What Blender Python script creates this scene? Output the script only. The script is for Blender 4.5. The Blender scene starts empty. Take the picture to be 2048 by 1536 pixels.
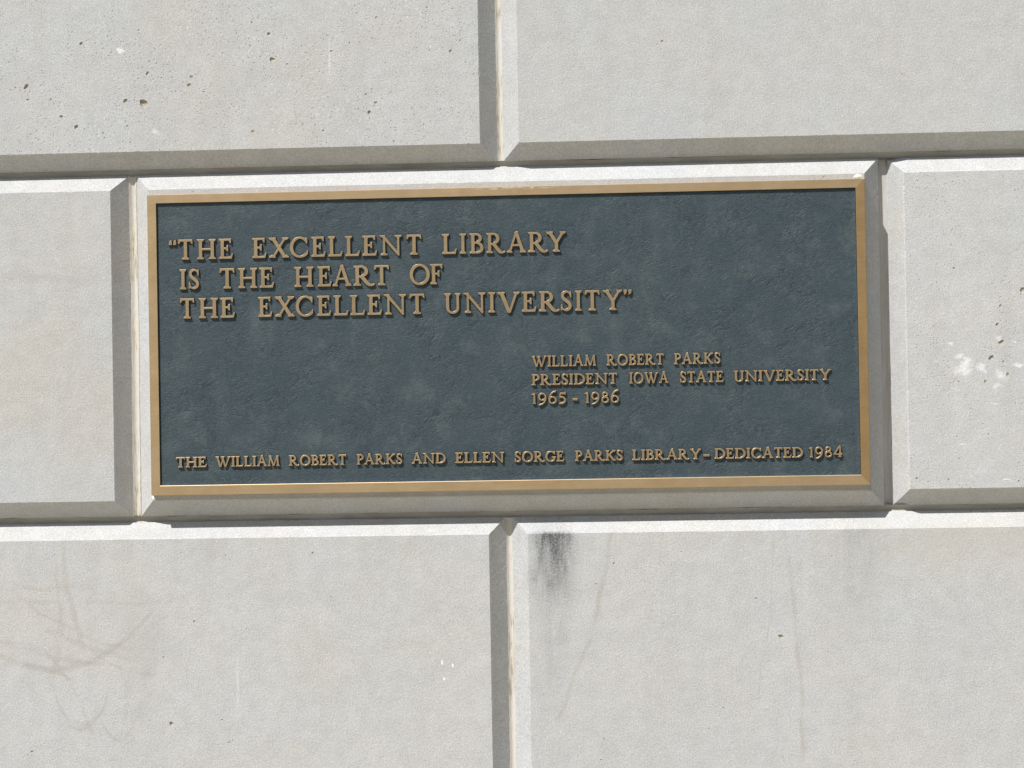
import bpy, math, random
from mathutils import Vector, Matrix
from mathutils.geometry import delaunay_2d_cdt

random.seed(7)
scene = bpy.context.scene
COL = scene.collection
MM = 0.001
ZC = 1.72            # height of the plaque centre above the pavement, metres

# ------------------------------------------------------------------ camera
cam_d = bpy.data.cameras.new('camera')
cam = bpy.data.objects.new('camera', cam_d)
COL.objects.link(cam)
R_ = Vector((0.99830985, 0.05549588, -0.01725235))
U_ = Vector((0.01801954, -0.01335365, 0.99974846))
F_ = Vector((-0.05525154, 0.99836961, 0.01433109))
m = Matrix((( R_.x, U_.x, -F_.x, 0.208043),
            ( R_.y, U_.y, -F_.y, -3.6),
            ( R_.z, U_.z, -F_.z, -0.124573 + ZC),
            (0, 0, 0, 1)))
cam.matrix_world = m
cam_d.sensor_width = 36.0
cam_d.lens = 36.0 * 4500 / 2048
cam_d.clip_start = 0.05
cam_d.clip_end = 3000
scene.camera = cam

# ------------------------------------------------------------------ light
SUN = Vector((-0.85, -1.0, 1.81)).normalized()       # towards the sun
elev = math.asin(SUN.z)
rot = math.atan2(SUN.x, SUN.y)
world = bpy.data.worlds.new('World'); scene.world = world
world.use_nodes = True
wn = world.node_tree; wn.nodes.clear()
wo = wn.nodes.new('ShaderNodeOutputWorld'); wb = wn.nodes.new('ShaderNodeBackground')
sky = wn.nodes.new('ShaderNodeTexSky'); sky.sky_type = 'NISHITA'; sky.sun_disc = False
sky.sun_elevation = elev; sky.sun_rotation = rot % (2*math.pi)
sky.air_density = 1.0; sky.dust_density = 2.0; sky.ozone_density = 1.0
wn.links.new(sky.outputs[0], wb.inputs[0]); wn.links.new(wb.outputs[0], wo.inputs[0])
wb.inputs[1].default_value = 0.055
sun_d = bpy.data.lights.new('sun', 'SUN'); sun_d.energy = 5.0; sun_d.angle = math.radians(0.53)
sun_d.color = (1.0, 0.985, 0.955)
sun = bpy.data.objects.new('sun', sun_d); COL.objects.link(sun)
sun.location = (0, -3, 6)
sun.rotation_euler = SUN.to_track_quat('Z', 'Y').to_euler()
scene.view_settings.view_transform = 'Standard'
scene.view_settings.look = 'None'
scene.view_settings.gamma = 1.0
scene.view_settings.use_curve_mapping = False
scene.view_settings.exposure = 0.38

# ------------------------------------------------------------------ node helpers
class NT:
    def __init__(self, name):
        self.mat = bpy.data.materials.new(name); self.mat.use_nodes = True
        self.t = self.mat.node_tree; self.t.nodes.clear()
        self.out = self.t.nodes.new('ShaderNodeOutputMaterial')
        self.b = self.t.nodes.new('ShaderNodeBsdfPrincipled')
        self.t.links.new(self.b.outputs[0], self.out.inputs[0])
        self.geo = self.t.nodes.new('ShaderNodeNewGeometry')
        self.pos = self.geo.outputs['Position']
    def put(self, sock, v):
        if isinstance(v, bpy.types.NodeSocket): self.t.links.new(v, sock)
        elif isinstance(v, (tuple, list)) and len(v) == 3 and sock.type == 'RGBA': sock.default_value = (*v, 1)
        else: sock.default_value = v
    def math(self, op, a, b=0.0, c=0.0, clamp=False):
        n = self.t.nodes.new('ShaderNodeMath'); n.operation = op; n.use_clamp = clamp
        self.put(n.inputs[0], a); self.put(n.inputs[1], b); self.put(n.inputs[2], c)
        return n.outputs[0]
    def vmath(self, op, a, b):
        n = self.t.nodes.new('ShaderNodeVectorMath'); n.operation = op
        self.put(n.inputs[0], a); self.put(n.inputs[1], b)
        return n.outputs[0]
    def mapping(self, v, scale=(1,1,1), rot=(0,0,0), loc=(0,0,0)):
        n = self.t.nodes.new('ShaderNodeMapping')
        self.put(n.inputs[0], v); n.inputs[1].default_value = loc
        n.inputs[2].default_value = rot; n.inputs[3].default_value = scale
        return n.outputs[0]
    def noise(self, v, scale, detail=3, rough=0.55, dist=0.0, col=False):
        n = self.t.nodes.new('ShaderNodeTexNoise')
        self.put(n.inputs['Vector'], v); n.inputs['Scale'].default_value = scale
        n.inputs['Detail'].default_value = detail; n.inputs['Roughness'].default_value = rough
        n.inputs['Distortion'].default_value = dist
        return n.outputs['Color' if col else 'Fac']
    def voronoi(self, v, scale, feature='F1', rand=1.0):
        n = self.t.nodes.new('ShaderNodeTexVoronoi'); n.feature = feature
        self.put(n.inputs['Vector'], v); n.inputs['Scale'].default_value = scale
        n.inputs['Randomness'].default_value = rand
        return n.outputs['Distance']
    def ramp(self, v, a, b, lo=0.0, hi=1.0, smooth=True):
        n = self.t.nodes.new('ShaderNodeMapRange')
        n.interpolation_type = 'SMOOTHSTEP' if smooth else 'LINEAR'; n.clamp = True
        self.put(n.inputs[0], v); n.inputs[1].default_value = a; n.inputs[2].default_value = b
        n.inputs[3].default_value = lo; n.inputs[4].default_value = hi
        return n.outputs[0]
    def mix(self, f, a, b, blend='MIX'):
        n = self.t.nodes.new('ShaderNodeMix'); n.data_type = 'RGBA'; n.blend_type = blend
        self.put(n.inputs[0], f); self.put(n.inputs[6], a); self.put(n.inputs[7], b)
        return n.outputs[2]
    def sep(self, v):
        n = self.t.nodes.new('ShaderNodeSeparateXYZ'); self.put(n.inputs[0], v)
        return n.outputs
    def bump(self, h, dist, strength=1.0, normal=None):
        n = self.t.nodes.new('ShaderNodeBump')
        n.inputs['Strength'].default_value = strength; n.inputs['Distance'].default_value = dist
        self.put(n.inputs['Height'], h)
        if normal is not None: self.put(n.inputs['Normal'], normal)
        return n.outputs[0]

def limestone(name, pitted=0.0, warm=0.0, features=(), offset=(0, 0, 0), tone=1.0, bump_k=1.0):
    """Sawn limestone.  Features are stains and marks given in millimetres on the wall face."""
    n = NT(name)
    p = n.mapping(n.pos, loc=offset)
        # broad mottling, warm and cool
    big = n.noise(p, 5.5, 5, 0.6, 0.3)
    col = n.mix(n.ramp(big, 0.35, 0.68), (0.482*tone, 0.480*tone, 0.478*tone), (0.465*tone, 0.477*tone, 0.497*tone))
    wash = n.noise(n.mapping(p, scale=(9, 1, 1.1)), 1.6, 4, 0.6)
    col = n.mix(n.ramp(wash, 0.45, 0.75, 0.0, 0.28), col, (0.41*tone, 0.395*tone, 0.375*tone))
    if warm:
        w = n.noise(p, 3.2, 3, 0.6)
        col = n.mix(n.ramp(w, 0.42, 0.66, 0.0, warm), col, (0.465*tone, 0.445*tone, 0.415*tone))
    mid = n.noise(p, 38, 4, 0.65)
    col = n.mix(n.ramp(mid, 0.32, 0.68, 0.0, 0.5), n.mix(1.0, col, (0.86, 0.858, 0.85), 'MULTIPLY'), col)
    # grain
    grain = n.noise(p, 420, 3, 0.7)
    col = n.mix(n.ramp(grain, 0.34, 0.66, 0.0, 1.0, False), n.mix(1.0, col, (0.81, 0.805, 0.79), 'MULTIPLY'), n.mix(1.0, col, (1.15, 1.15, 1.15), 'MULTIPLY'))
    # shell fragments: sparse pale specks
    sp = n.voronoi(p, 260)
    col = n.mix(n.math('MULTIPLY', n.ramp(sp, 0.10, 0.20, 1.0, 0.0), n.ramp(n.noise(p, 30, 2), 0.5, 0.62, 0, 0.8)), col, (0.68, 0.67, 0.65))
    # pin holes
    area = n.ramp(n.noise(p, 9, 4, 0.7), 0.50 - 0.10*pitted, 0.66 - 0.10*pitted)
    hole = n.voronoi(n.vmath('ADD', p, n.mapping(n.noise(p, 90, 2, col=True), scale=(0.010, 0.010, 0.010))), 170)
    hmask = n.math('MULTIPLY', n.ramp(hole, 0.10, 0.24, 1.0, 0.0), n.math('MULTIPLY', area, 0.25 + 0.45*pitted))
    col = n.mix(n.math('MULTIPLY', hmask, 0.6), col, (0.20, 0.175, 0.14))
    flk = n.math('MULTIPLY', n.ramp(n.noise(n.mapping(p, loc=(2, 0, 2)), 8, 4, 0.7), 0.52 - 0.08*pitted, 0.70 - 0.08*pitted),
                 n.ramp(n.noise(p, 190, 4, 0.75), 0.56, 0.66))
    col = n.mix(n.math('MULTIPLY', flk, 0.25 + 0.45*pitted), col, (0.66, 0.665, 0.66))
    for f in features:
        kind = f[0]
        amt, colr = f[-2], f[-1]
        nz = n.mapping(n.noise(n.pos, f[-3], 3, 0.6, col=True), loc=(-0.5, -0.5, -0.5))
        # the mapping gives noise - 0.5
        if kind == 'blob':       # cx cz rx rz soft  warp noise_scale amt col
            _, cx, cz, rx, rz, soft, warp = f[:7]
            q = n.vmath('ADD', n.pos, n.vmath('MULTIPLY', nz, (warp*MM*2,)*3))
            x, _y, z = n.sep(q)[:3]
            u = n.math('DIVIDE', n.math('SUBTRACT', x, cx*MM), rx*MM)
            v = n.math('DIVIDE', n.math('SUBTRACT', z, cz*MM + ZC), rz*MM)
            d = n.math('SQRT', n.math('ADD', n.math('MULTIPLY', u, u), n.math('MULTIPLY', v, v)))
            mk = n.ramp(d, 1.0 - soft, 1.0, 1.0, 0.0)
        elif kind == 'line':     # axis t0 t1 a b c width : other = a + b*t + c*t*t (mm)
            _, ax, t0, t1, a, b, c, wd = f[:8]
            q = n.vmath('ADD', n.pos, n.vmath('MULTIPLY', nz, (0.026,)*3))
            x, _y, z = n.sep(q)[:3]
            xm = n.math('MULTIPLY', x, 1000.0)
            zm = n.math('MULTIPLY', n.math('SUBTRACT', z, ZC), 1000.0)
            t, o = (xm, zm) if ax == 'x' else (zm, xm)
            tt = n.math('SUBTRACT', t, t0)
            path = n.math('ADD', a, n.math('ADD', n.math('MULTIPLY', tt, b), n.math('MULTIPLY', n.math('MULTIPLY', tt, tt), c)))
            d = n.math('ABSOLUTE', n.math('SUBTRACT', o, path))
            mk = n.ramp(d, 0.0, wd, 1.0, 0.0)
            lo, hi = min(t0, t1), max(t0, t1)
            mk = n.math('MULTIPLY', mk, n.math('MULTIPLY', n.ramp(t, lo, lo + 30), n.ramp(t, hi - 30, hi, 1.0, 0.0)))
            mk = n.math('MULTIPLY', mk, n.math('MULTIPLY', n.ramp(n.noise(n.pos, 22, 4, 0.7), 0.36, 0.58, 0.35, 1.2), n.ramp(n.noise(n.pos, 300, 3, 0.7), 0.3, 0.6, 0.5, 1.0)))
        elif kind == 'soot':     # cx ztop zbot halfwidth
            _, cx, zt, zb, hw = f[:5]
            q = n.vmath('ADD', n.pos, n.vmath('MULTIPLY', nz, (0.030, 0.0, 0.050)))
            x, _y, z = n.sep(q)[:3]
            xm = n.math('MULTIPLY', x, 1000.0)
            zm = n.math('MULTIPLY', n.math('SUBTRACT', z, ZC), 1000.0)
            u = n.math('ABSOLUTE', n.math('SUBTRACT', xm, cx))
            mk = n.math('MULTIPLY', n.math('MULTIPLY', n.ramp(u, hw*0.15, hw, 1.0, 0.0), n.ramp(zm, zb, zt, 0.0, 1.0, False)), n.ramp(n.math('MULTIPLY', n.math('SUBTRACT', n.sep(n.pos)[2], ZC), 1000.0), -316, -308, 1.0, 0.15))
            str_ = n.noise(n.mapping(n.pos, scale=(60, 1, 14)), 1.0, 3, 0.6)
            spk = n.noise(n.pos, 330, 3, 0.7)
            mk = n.math('MULTIPLY', mk, n.ramp(str_, 0.36, 0.64, 0.40, 1.0))
            mk = n.math('MULTIPLY', mk, n.ramp(spk, 0.36, 0.60, 0.45, 1.0))
        mk = n.math('MULTIPLY', mk, amt, clamp=True)
        col = n.mix(mk, col, colr)
    n.put(n.b.inputs['Base Color'], col)
    n.b.inputs['Roughness'].default_value = 0.92
    n.b.inputs['Specular IOR Level'].default_value = 0.25
    h = n.math('ADD', n.math('MULTIPLY', n.noise(p, 480, 3, 0.7), 0.9), n.math('MULTIPLY', n.noise(p, 150, 3, 0.6), 0.75))
    h = n.math('SUBTRACT', h, n.math('MULTIPLY', hmask, 1.6))
    nb = n.bump(h, 0.00062*bump_k, 0.85)
    nb = n.bump(n.noise(p, 12, 4, 0.55), 0.003, 0.5, nb)
    n.put(n.b.inputs['Normal'], nb)
    return n.mat

M_CHAMF = limestone('limestone_sawn_chamfer', 0.2, 0.15, offset=(5.5, 0, 9.1), tone=0.97, bump_k=0.6)
BROWN = (0.325, 0.305, 0.28)
BLACK = (0.055, 0.055, 0.058)
WHITE = (0.74, 0.75, 0.76)
GREY = (0.30, 0.30, 0.28)
M_UL = limestone('limestone_pitted', 1.0, 0.3, offset=(3.1, 0, 1.7), features=[
    ('blob', -618, 479, 9, 7, 0.6, 10, 90, 0.65, WHITE),
    ('blob', -277, 455, 3.0, 40, 0.95, 3, 40, 0.3, WHITE),
    ('blob', -563, 345, 9, 6, 0.8, 6, 90, 0.4, WHITE),
    ('blob', -500, 300, 4, 30, 0.9, 2, 40, 0.4, WHITE)])
M_UR = limestone('limestone_fine', 0.15, 0.0, offset=(0.4, 0, 5.2), tone=0.99)
M_L = limestone('limestone_warm', 0.1, 0.55, offset=(7.7, 0, 2.2), tone=0.99, features=[
    ('line', 'x', -830, -640, 115, -0.05, 0.0, 14, 20, 0.25, BROWN)])
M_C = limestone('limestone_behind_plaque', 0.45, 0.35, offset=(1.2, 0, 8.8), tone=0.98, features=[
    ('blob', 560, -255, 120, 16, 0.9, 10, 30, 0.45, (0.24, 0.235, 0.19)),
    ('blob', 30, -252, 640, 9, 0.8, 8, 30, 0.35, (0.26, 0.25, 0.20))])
M_R = limestone('limestone_shelly', 0.75, 0.0, offset=(9.4, 0, 0.3), tone=1.02, features=[
    ('blob', 728, -60, 17, 13, 0.9, 26, 45, 0.55, WHITE),
    ('blob', 757, -56, 13, 9, 0.9, 26, 45, 0.5, WHITE),
    ('blob', 787, -72, 14, 12, 0.9, 20, 50, 0.45, WHITE),
    ('blob', 731, -48, 7.6, 6.0, 0.95, 16, 60, 0.51, WHITE),
    ('blob', 712, -93, 10.9, 4.3, 0.95, 16, 60, 0.41, WHITE),
    ('blob', 814, -55, 10.9, 5.4, 0.95, 16, 60, 0.51, WHITE),
    ('blob', 721, -41, 11.1, 5.6, 0.95, 16, 60, 0.54, WHITE),
    ('blob', 778, -89, 10.3, 6.0, 0.95, 16, 60, 0.43, WHITE),
    ('blob', 708, -21, 8.3, 6.6, 0.95, 16, 60, 0.57, WHITE),
    ('blob', 783, -16, 7.8, 7.0, 0.95, 16, 60, 0.46, WHITE),
    ('blob', 807, -20, 5.7, 3.7, 0.95, 16, 60, 0.40, WHITE),
    ('blob', 811, -57, 9.4, 4.5, 0.95, 16, 60, 0.48, WHITE),
    ('blob', 722, -182, 9, 1.2, 0.6, 4, 60, 0.6, WHITE),  # thin slashes from here: sunlit rims of small cavities, painted white
    ('blob', 775, -118, 8, 1.2, 0.6, 4, 60, 0.6, WHITE),
    ('blob', 790, -238, 9, 1.3, 0.6, 4, 60, 0.6, WHITE)])
M_LL = limestone('limestone_veined', 0.2, 0.35, offset=(4.9, 0, 6.1), tone=1.0, features=[
    ('line', 'x', -860, -520, -410, -0.02, 0.0, 6, 10, 0.32, BROWN),
    ('line', 'x', -860, -560, -478, -0.75, 0.0033, 10, 10, 0.55, BROWN),
    ('line', 'x', -860, -650, -462, -0.35, 0.0004, 8, 10, 0.4, BROWN),
    ('line', 'x', -770, -600, -450, -0.45, 0.0006, 8, 10, 0.42, BROWN),
    ('line', 'x', -760, -640, -490, -4.2, 0.0340, 8, 10, 0.5, BROWN),
    ('line', 'x', -690, -590, -560, -3.0, 0.0300, 8, 10, 0.42, BROWN),
    ('line', 'z', -500, -300, -690, -0.30, 0.0006, 9, 10, 0.45, BROWN),
    ('line', 'z', -540, -330, -742, 0.25, -0.0012, 8, 10, 0.4, BROWN),
    ('line', 'x', -830, -700, -370, -0.50, 0.0030, 5.5, 11, 0.38, BROWN),
    ('line', 'x', -800, -610, -395, -0.90, 0.0022, 5.5, 11, 0.38, BROWN),
    ('line', 'x', -845, -690, -520, 0.25, -0.0030, 5.5, 11, 0.38, BROWN),
    ('line', 'x', -700, -560, -470, -1.10, 0.0050, 5.5, 11, 0.38, BROWN),
    ('line', 'x', -740, -650, -575, -1.50, 0.0170, 5.5, 11, 0.38, BROWN),
    ('line', 'z', -640, -470, -672, -0.25, -0.0022, 5.5, 11, 0.4, BROWN),
    ('line', 'z', -625, -500, -640, 0.5, -0.0042, 5.5, 11, 0.35, BROWN),
    ('line', 'z', -620, -420, -600, 0.1, 0.0004, 22, 10, 0.25, GREY),
    ('blob', -600, -470, 90, 110, 0.95, 20, 12, 0.18, GREY),
    ('blob', -480, -330, 14, 45, 0.95, 10, 20, 0.22, GREY),
    ('blob', -111, -517, 1.8, 5, 0.5, 1.5, 90, 0.8, WHITE),
    ('blob', -94, -522, 1.8, 4.5, 0.5, 1.5, 90, 0.8, WHITE),
    ('blob', -108, -543, 2.4, 3.2, 0.5, 1.5, 90, 0.8, WHITE),
    ('blob', -442, -550, 3, 60, 0.95, 3, 40, 0.22, WHITE)])
M_LR = limestone('limestone_streaked', 0.2, 0.1, offset=(6.6, 0, 3.8), tone=0.99, features=[
    ('soot', 71, -240, -440, 50, 25, 2.2, (0.075, 0.077, 0.082)),
    ('soot', 68, -240, -620, 34, 25, 0.6, (0.13, 0.13, 0.13)),
    ('soot', 556, -290, -520, 55, 25, 0.42, (0.16, 0.175, 0.165)),
    ('line', 'z', -300, -625, 166, 0.12, -0.00060, 6.5, 12, 0.55, BROWN),
    ('line', 'z', -300, -690, 436, -0.17, -0.00030, 6, 12, 0.5, BROWN),
    ('line', 'z', -300, -600, 422, 0.02, -0.0003, 3.5, 12, 0.3, BROWN),
    ('blob', 700, -330, 260, 60, 0.95, 30, 8, 0.3, (0.40, 0.37, 0.31))])
M_FAR = limestone('limestone_plain', 0.2, 0.3, offset=(2.6, 0, 4.4))

def simple(name, col, rough, metal=0.0, spec=0.5):
    n = NT(name); n.put(n.b.inputs['Base Color'], col)
    n.b.inputs['Roughness'].default_value = rough; n.b.inputs['Metallic'].default_value = metal
    n.b.inputs['Specular IOR Level'].default_value = spec
    return n

n = NT('pit_stone')
n.put(n.b.inputs['Base Color'], n.mix(n.noise(n.pos, 200, 2), (0.42, 0.39, 0.34), (0.30, 0.265, 0.22)))
n.b.inputs['Roughness'].default_value = 0.95
n.put(n.b.inputs['Normal'], n.bump(n.noise(n.pos, 900, 2), 0.0005, 0.8))
M_PIT = n.mat

n = NT('joint_sealant')
c = n.mix(n.ramp(n.noise(n.mapping(n.pos, scale=(1, 1, 0.12)), 70, 4, 0.7), 0.35, 0.7), (0.50, 0.465, 0.40), (0.50, 0.485, 0.455))
dirt = n.math('MULTIPLY', n.ramp(n.noise(n.mapping(n.pos, scale=(3.5, 3.5, 0.25)), 110, 3, 0.65), 0.48, 0.62),
              n.ramp(n.noise(n.pos, 11, 3), 0.42, 0.6))
c = n.mix(n.math('MULTIPLY', dirt, 0.9), c, (0.24, 0.18, 0.10))
n.put(n.b.inputs['Base Color'], c)
n.b.inputs['Roughness'].default_value = 0.7
n.put(n.b.inputs['Normal'], n.bump(n.noise(n.mapping(n.pos, scale=(2, 2, 0.3)), 220, 3), 0.0012, 0.7))
M_SEAL = n.mat

n = NT('bed_mortar')
c = n.mix(n.ramp(n.noise(n.mapping(n.pos, scale=(0.2, 1, 1)), 60, 4, 0.7), 0.35, 0.7), (0.33, 0.31, 0.27), (0.42, 0.40, 0.36))
c = n.mix(n.ramp(n.noise(n.mapping(n.pos, scale=(0.3, 1, 1), loc=(3, 0, 0)), 9, 3), 0.55, 0.72, 0, 0.6), c, (0.12, 0.105, 0.085))
n.put(n.b.inputs['Base Color'], c); n.b.inputs['Roughness'].default_value = 0.9
n.put(n.b.inputs['Normal'], n.bump(n.noise(n.pos, 300, 3), 0.001, 0.7))
M_BED = n.mat

n = NT('shade_darkened_sealant')  # joint right of the plaque: cast shadow deepened by a darker sealant colour
c = n.mix(n.ramp(n.noise(n.mapping(n.pos, scale=(1, 1, 0.1)), 60, 4, 0.7), 0.35, 0.7), (0.33, 0.31, 0.285), (0.43, 0.42, 0.40))
n.put(n.b.inputs['Base Color'], c); n.b.inputs['Roughness'].default_value = 0.8
M_SEAL_GREY = n.mat

def bronze(name, col, rough, bscale, flakes=False, metal=0.9):
    n = NT(name)
    v = n.noise(n.pos, 18, 4, 0.6)
    c = n.mix(n.ramp(v, 0.3, 0.7), (col[0]*0.95, col[1]*0.94, col[2]*0.92), (col[0]*1.05, col[1]*1.05, col[2]*1.06))
    brush = n.noise(n.mapping(n.pos, scale=bscale), 1.0, 3, 0.6)
    c = n.mix(n.ramp(brush, 0.3, 0.7, 0.0, 0.35), c, (col[0]*0.80, col[1]*0.78, col[2]*0.72))
    if flakes:
        x, _y, z = n.sep(n.pos)[:3]
        near = n.math('MULTIPLY', n.ramp(n.math('ABSOLUTE', n.math('SUBTRACT', x, 0.027)), 0.03, 0.085, 1.0, 0.0),
                      n.ramp(n.math('ABSOLUTE', n.math('SUBTRACT', z, ZC + 0.2400)), 0.0006, 0.0018, 1.0, 0.0))
        fl = n.ramp(n.noise(n.mapping(n.pos, scale=(60, 1, 500)), 1.0, 2), 0.5, 0.56)
        c = n.mix(n.math('MULTIPLY', near, fl), c, (0.80, 0.70, 0.52))
    n.put(n.b.inputs['Base Color'], c)
    n.b.inputs['Metallic'].default_value = metal
    n.put(n.b.inputs['Roughness'], n.ramp(n.noise(n.pos, 60, 3), 0.3, 0.7, rough - 0.015, rough + 0.03))
    h = n.math('ADD', n.math('MULTIPLY', brush, 0.4), n.noise(n.pos, 700, 2))
    n.put(n.b.inputs['Normal'], n.bump(h, 0.00012, 0.6))
    return n.mat
M_FRAME = bronze('bronze_frame', (0.485, 0.355, 0.215), 0.50, (26, 26, 900), True)
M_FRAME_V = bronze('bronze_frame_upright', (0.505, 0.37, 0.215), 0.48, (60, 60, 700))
M_FRAME_R = bronze('bronze_frame_dimmed', (0.40, 0.27, 0.135), 0.5, (26, 26, 900))  # right bar: fall-off of reflected sunlight put into a darker bronze
M_LETTER = bronze('bronze_letter', (0.45, 0.335, 0.205), 0.44, (300, 300, 300))

def leather(name, wrinkle=True):
    n = NT(name)
    warp = n.vmath('ADD', n.pos, n.vmath('MULTIPLY', n.mapping(n.noise(n.pos, 14, 3, col=True), loc=(-.5, -.5, -.5)), (0.06, 0.0, 0.06)))
    d1 = n.mapping(n.mapping(warp, rot=(0, math.radians(24), 0)), scale=(30, 30, 62))
    d2 = n.mapping(n.mapping(warp, rot=(0, math.radians(-35), 0), loc=(5, 0, 1)), scale=(40, 40, 70))
    def ridge(v, s, w):
        a = n.noise(v, s, 3, 0.55, 0.6)
        a = n.math('ABSOLUTE', n.math('SUBTRACT', n.math('MULTIPLY', a, 2.0), 1.0))
        return n.ramp(a, 0.0, w, 1.0, 0.0)
    r1 = ridge(d1, 1.0, 0.075); r2 = ridge(d2, 1.1, 0.07); r3 = ridge(d1, 3.1, 0.2)
    gate = n.ramp(n.noise(n.pos, 12, 3), 0.40, 0.62)
    vor = n.voronoi(n.mapping(warp, rot=(0, 0.4, 0), scale=(1, 1, 1.9)), 150)
    g1 = n.ramp(n.noise(n.mapping(n.pos, loc=(1, 0, 4)), 16, 3), 0.42, 0.62)
    crease = n.math('ADD', n.math('MULTIPLY', n.math('MULTIPLY', r1, g1), 0.9), n.math('MULTIPLY', n.math('MULTIPLY', r2, gate), 0.8))
    fine = n.noise(n.mapping(warp, rot=(0, 0.45, 0), scale=(1, 1, 2.0)), 330, 3, 0.6)
    h = n.math('SUBTRACT', n.math('ADD', n.math('MULTIPLY', fine, 1.8), n.math('MULTIPLY', vor, 0.4)), n.math('ADD', n.math('MULTIPLY', crease, 0.95), n.math('MULTIPLY', r3, 0.25)))
    # colour: blue grey paint, chalky bloom in patches, paler on the crests
    c = n.mix(n.ramp(n.noise(n.pos, 7, 4, 0.6), 0.35, 0.68), (0.031, 0.049, 0.061), (0.037, 0.055, 0.065))
    chalk = n.ramp(n.noise(n.mapping(n.pos, loc=(2, 0, 0)), 24, 6, 0.72), 0.48, 0.76, 0.0, 0.5)
    c = n.mix(chalk, c, (0.092, 0.112, 0.112))
    c = n.mix(n.ramp(n.noise(n.mapping(n.pos, scale=(1, 1, 0.2), loc=(0, 0, 3)), 26, 3), 0.54, 0.76, 0, 0.28), c, (0.075, 0.096, 0.100))
    c = n.mix(n.math('MULTIPLY', n.ramp(fine, 0.52, 0.70), 0.24), c, (0.13, 0.145, 0.14))
    c = n.mix(n.math('MULTIPLY', crease, 0.35, clamp=True), c, (0.016, 0.022, 0.026))
    n.put(n.b.inputs['Base Color'], c)
    n.b.inputs['Roughness'].default_value = 0.55
    n.b.inputs['Specular IOR Level'].default_value = 0.3
    nb = n.bump(h, 0.00044, 0.8)
    n.put(n.b.inputs['Normal'], nb)
    return n.mat
M_PANEL = leather('painted_leather_grain')
n = simple('dark_paint_shaded_edge', (0.012, 0.012, 0.012), 0.6, spec=0.2); M_DARK = n.mat  # dark paint with the shade of the side walls mixed into its colour
n = simple('sunlit_edge_tint', (0.085, 0.10, 0.10), 0.6, spec=0.3); M_PALE = n.mat  # sunlight on the border's lower inner slope, put in as a paler colour

n = NT('pavement_concrete')
n.put(n.b.inputs['Base Color'], n.mix(n.noise(n.pos, 6, 5, 0.7), (0.41, 0.37, 0.29), (0.48, 0.44, 0.36)))
n.b.inputs['Roughness'].default_value = 0.9
n.put(n.b.inputs['Normal'], n.bump(n.noise(n.pos, 120, 3), 0.002, 0.6))
M_PAVE = n.mat
n = NT('lawn_grass')
n.put(n.b.inputs['Base Color'], n.mix(n.noise(n.pos, 1.5, 6, 0.7), (0.060, 0.085, 0.025), (0.11, 0.12, 0.045)))
n.b.inputs['Roughness'].default_value = 0.95
n.put(n.b.inputs['Normal'], n.bump(n.noise(n.pos, 60, 3), 0.02, 0.8))
M_GRASS = n.mat

# ------------------------------------------------------------------ object helpers
def mesh_obj(name, verts, faces, mats, idx=None, parent=None, smooth=False):
    me = bpy.data.meshes.new(name); me.from_pydata(verts, [], faces); me.validate()
    for mt in mats: me.materials.append(mt)
    if idx and len(idx) == len(me.polygons): me.polygons.foreach_set('material_index', idx)
    if smooth: me.polygons.foreach_set('use_smooth', [True]*len(me.polygons))
    me.update()
    o = bpy.data.objects.new(name, me); COL.objects.link(o)
    if parent: o.parent = parent
    return o
def box(name, a, b, mat, parent=None):
    x0, y0, z0 = a; x1, y1, z1 = b
    v = [(x0,y0,z0),(x1,y0,z0),(x1,y1,z0),(x0,y1,z0),(x0,y0,z1),(x1,y0,z1),(x1,y1,z1),(x0,y1,z1)]
    f = [(0,3,2,1),(4,5,6,7),(0,1,5,4),(1,2,6,5),(2,3,7,6),(3,0,4,7)]
    return mesh_obj(name, v, f, [mat], parent=parent)

# ------------------------------------------------------------------ ground
S = 900
g = mesh_obj('ground', [(-S,-S,-0.08),(S,-S,-0.08),(S,S,-0.08),(-S,S,-0.08)], [(0,1,2,3)], [M_GRASS])
g['kind'] = 'structure'
pv = box('pavement', (-12, -7.5, -0.3), (12, 0.10, 0.0), M_PAVE); pv['kind'] = 'structure'

# ------------------------------------------------------------------ stone wall
wall = bpy.data.objects.new('stone_wall', None); COL.objects.link(wall)
wall['label'] = 'pale limestone wall of large chamfered blocks that the bronze plaque is mounted on'
wall['category'] = 'wall'

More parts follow.
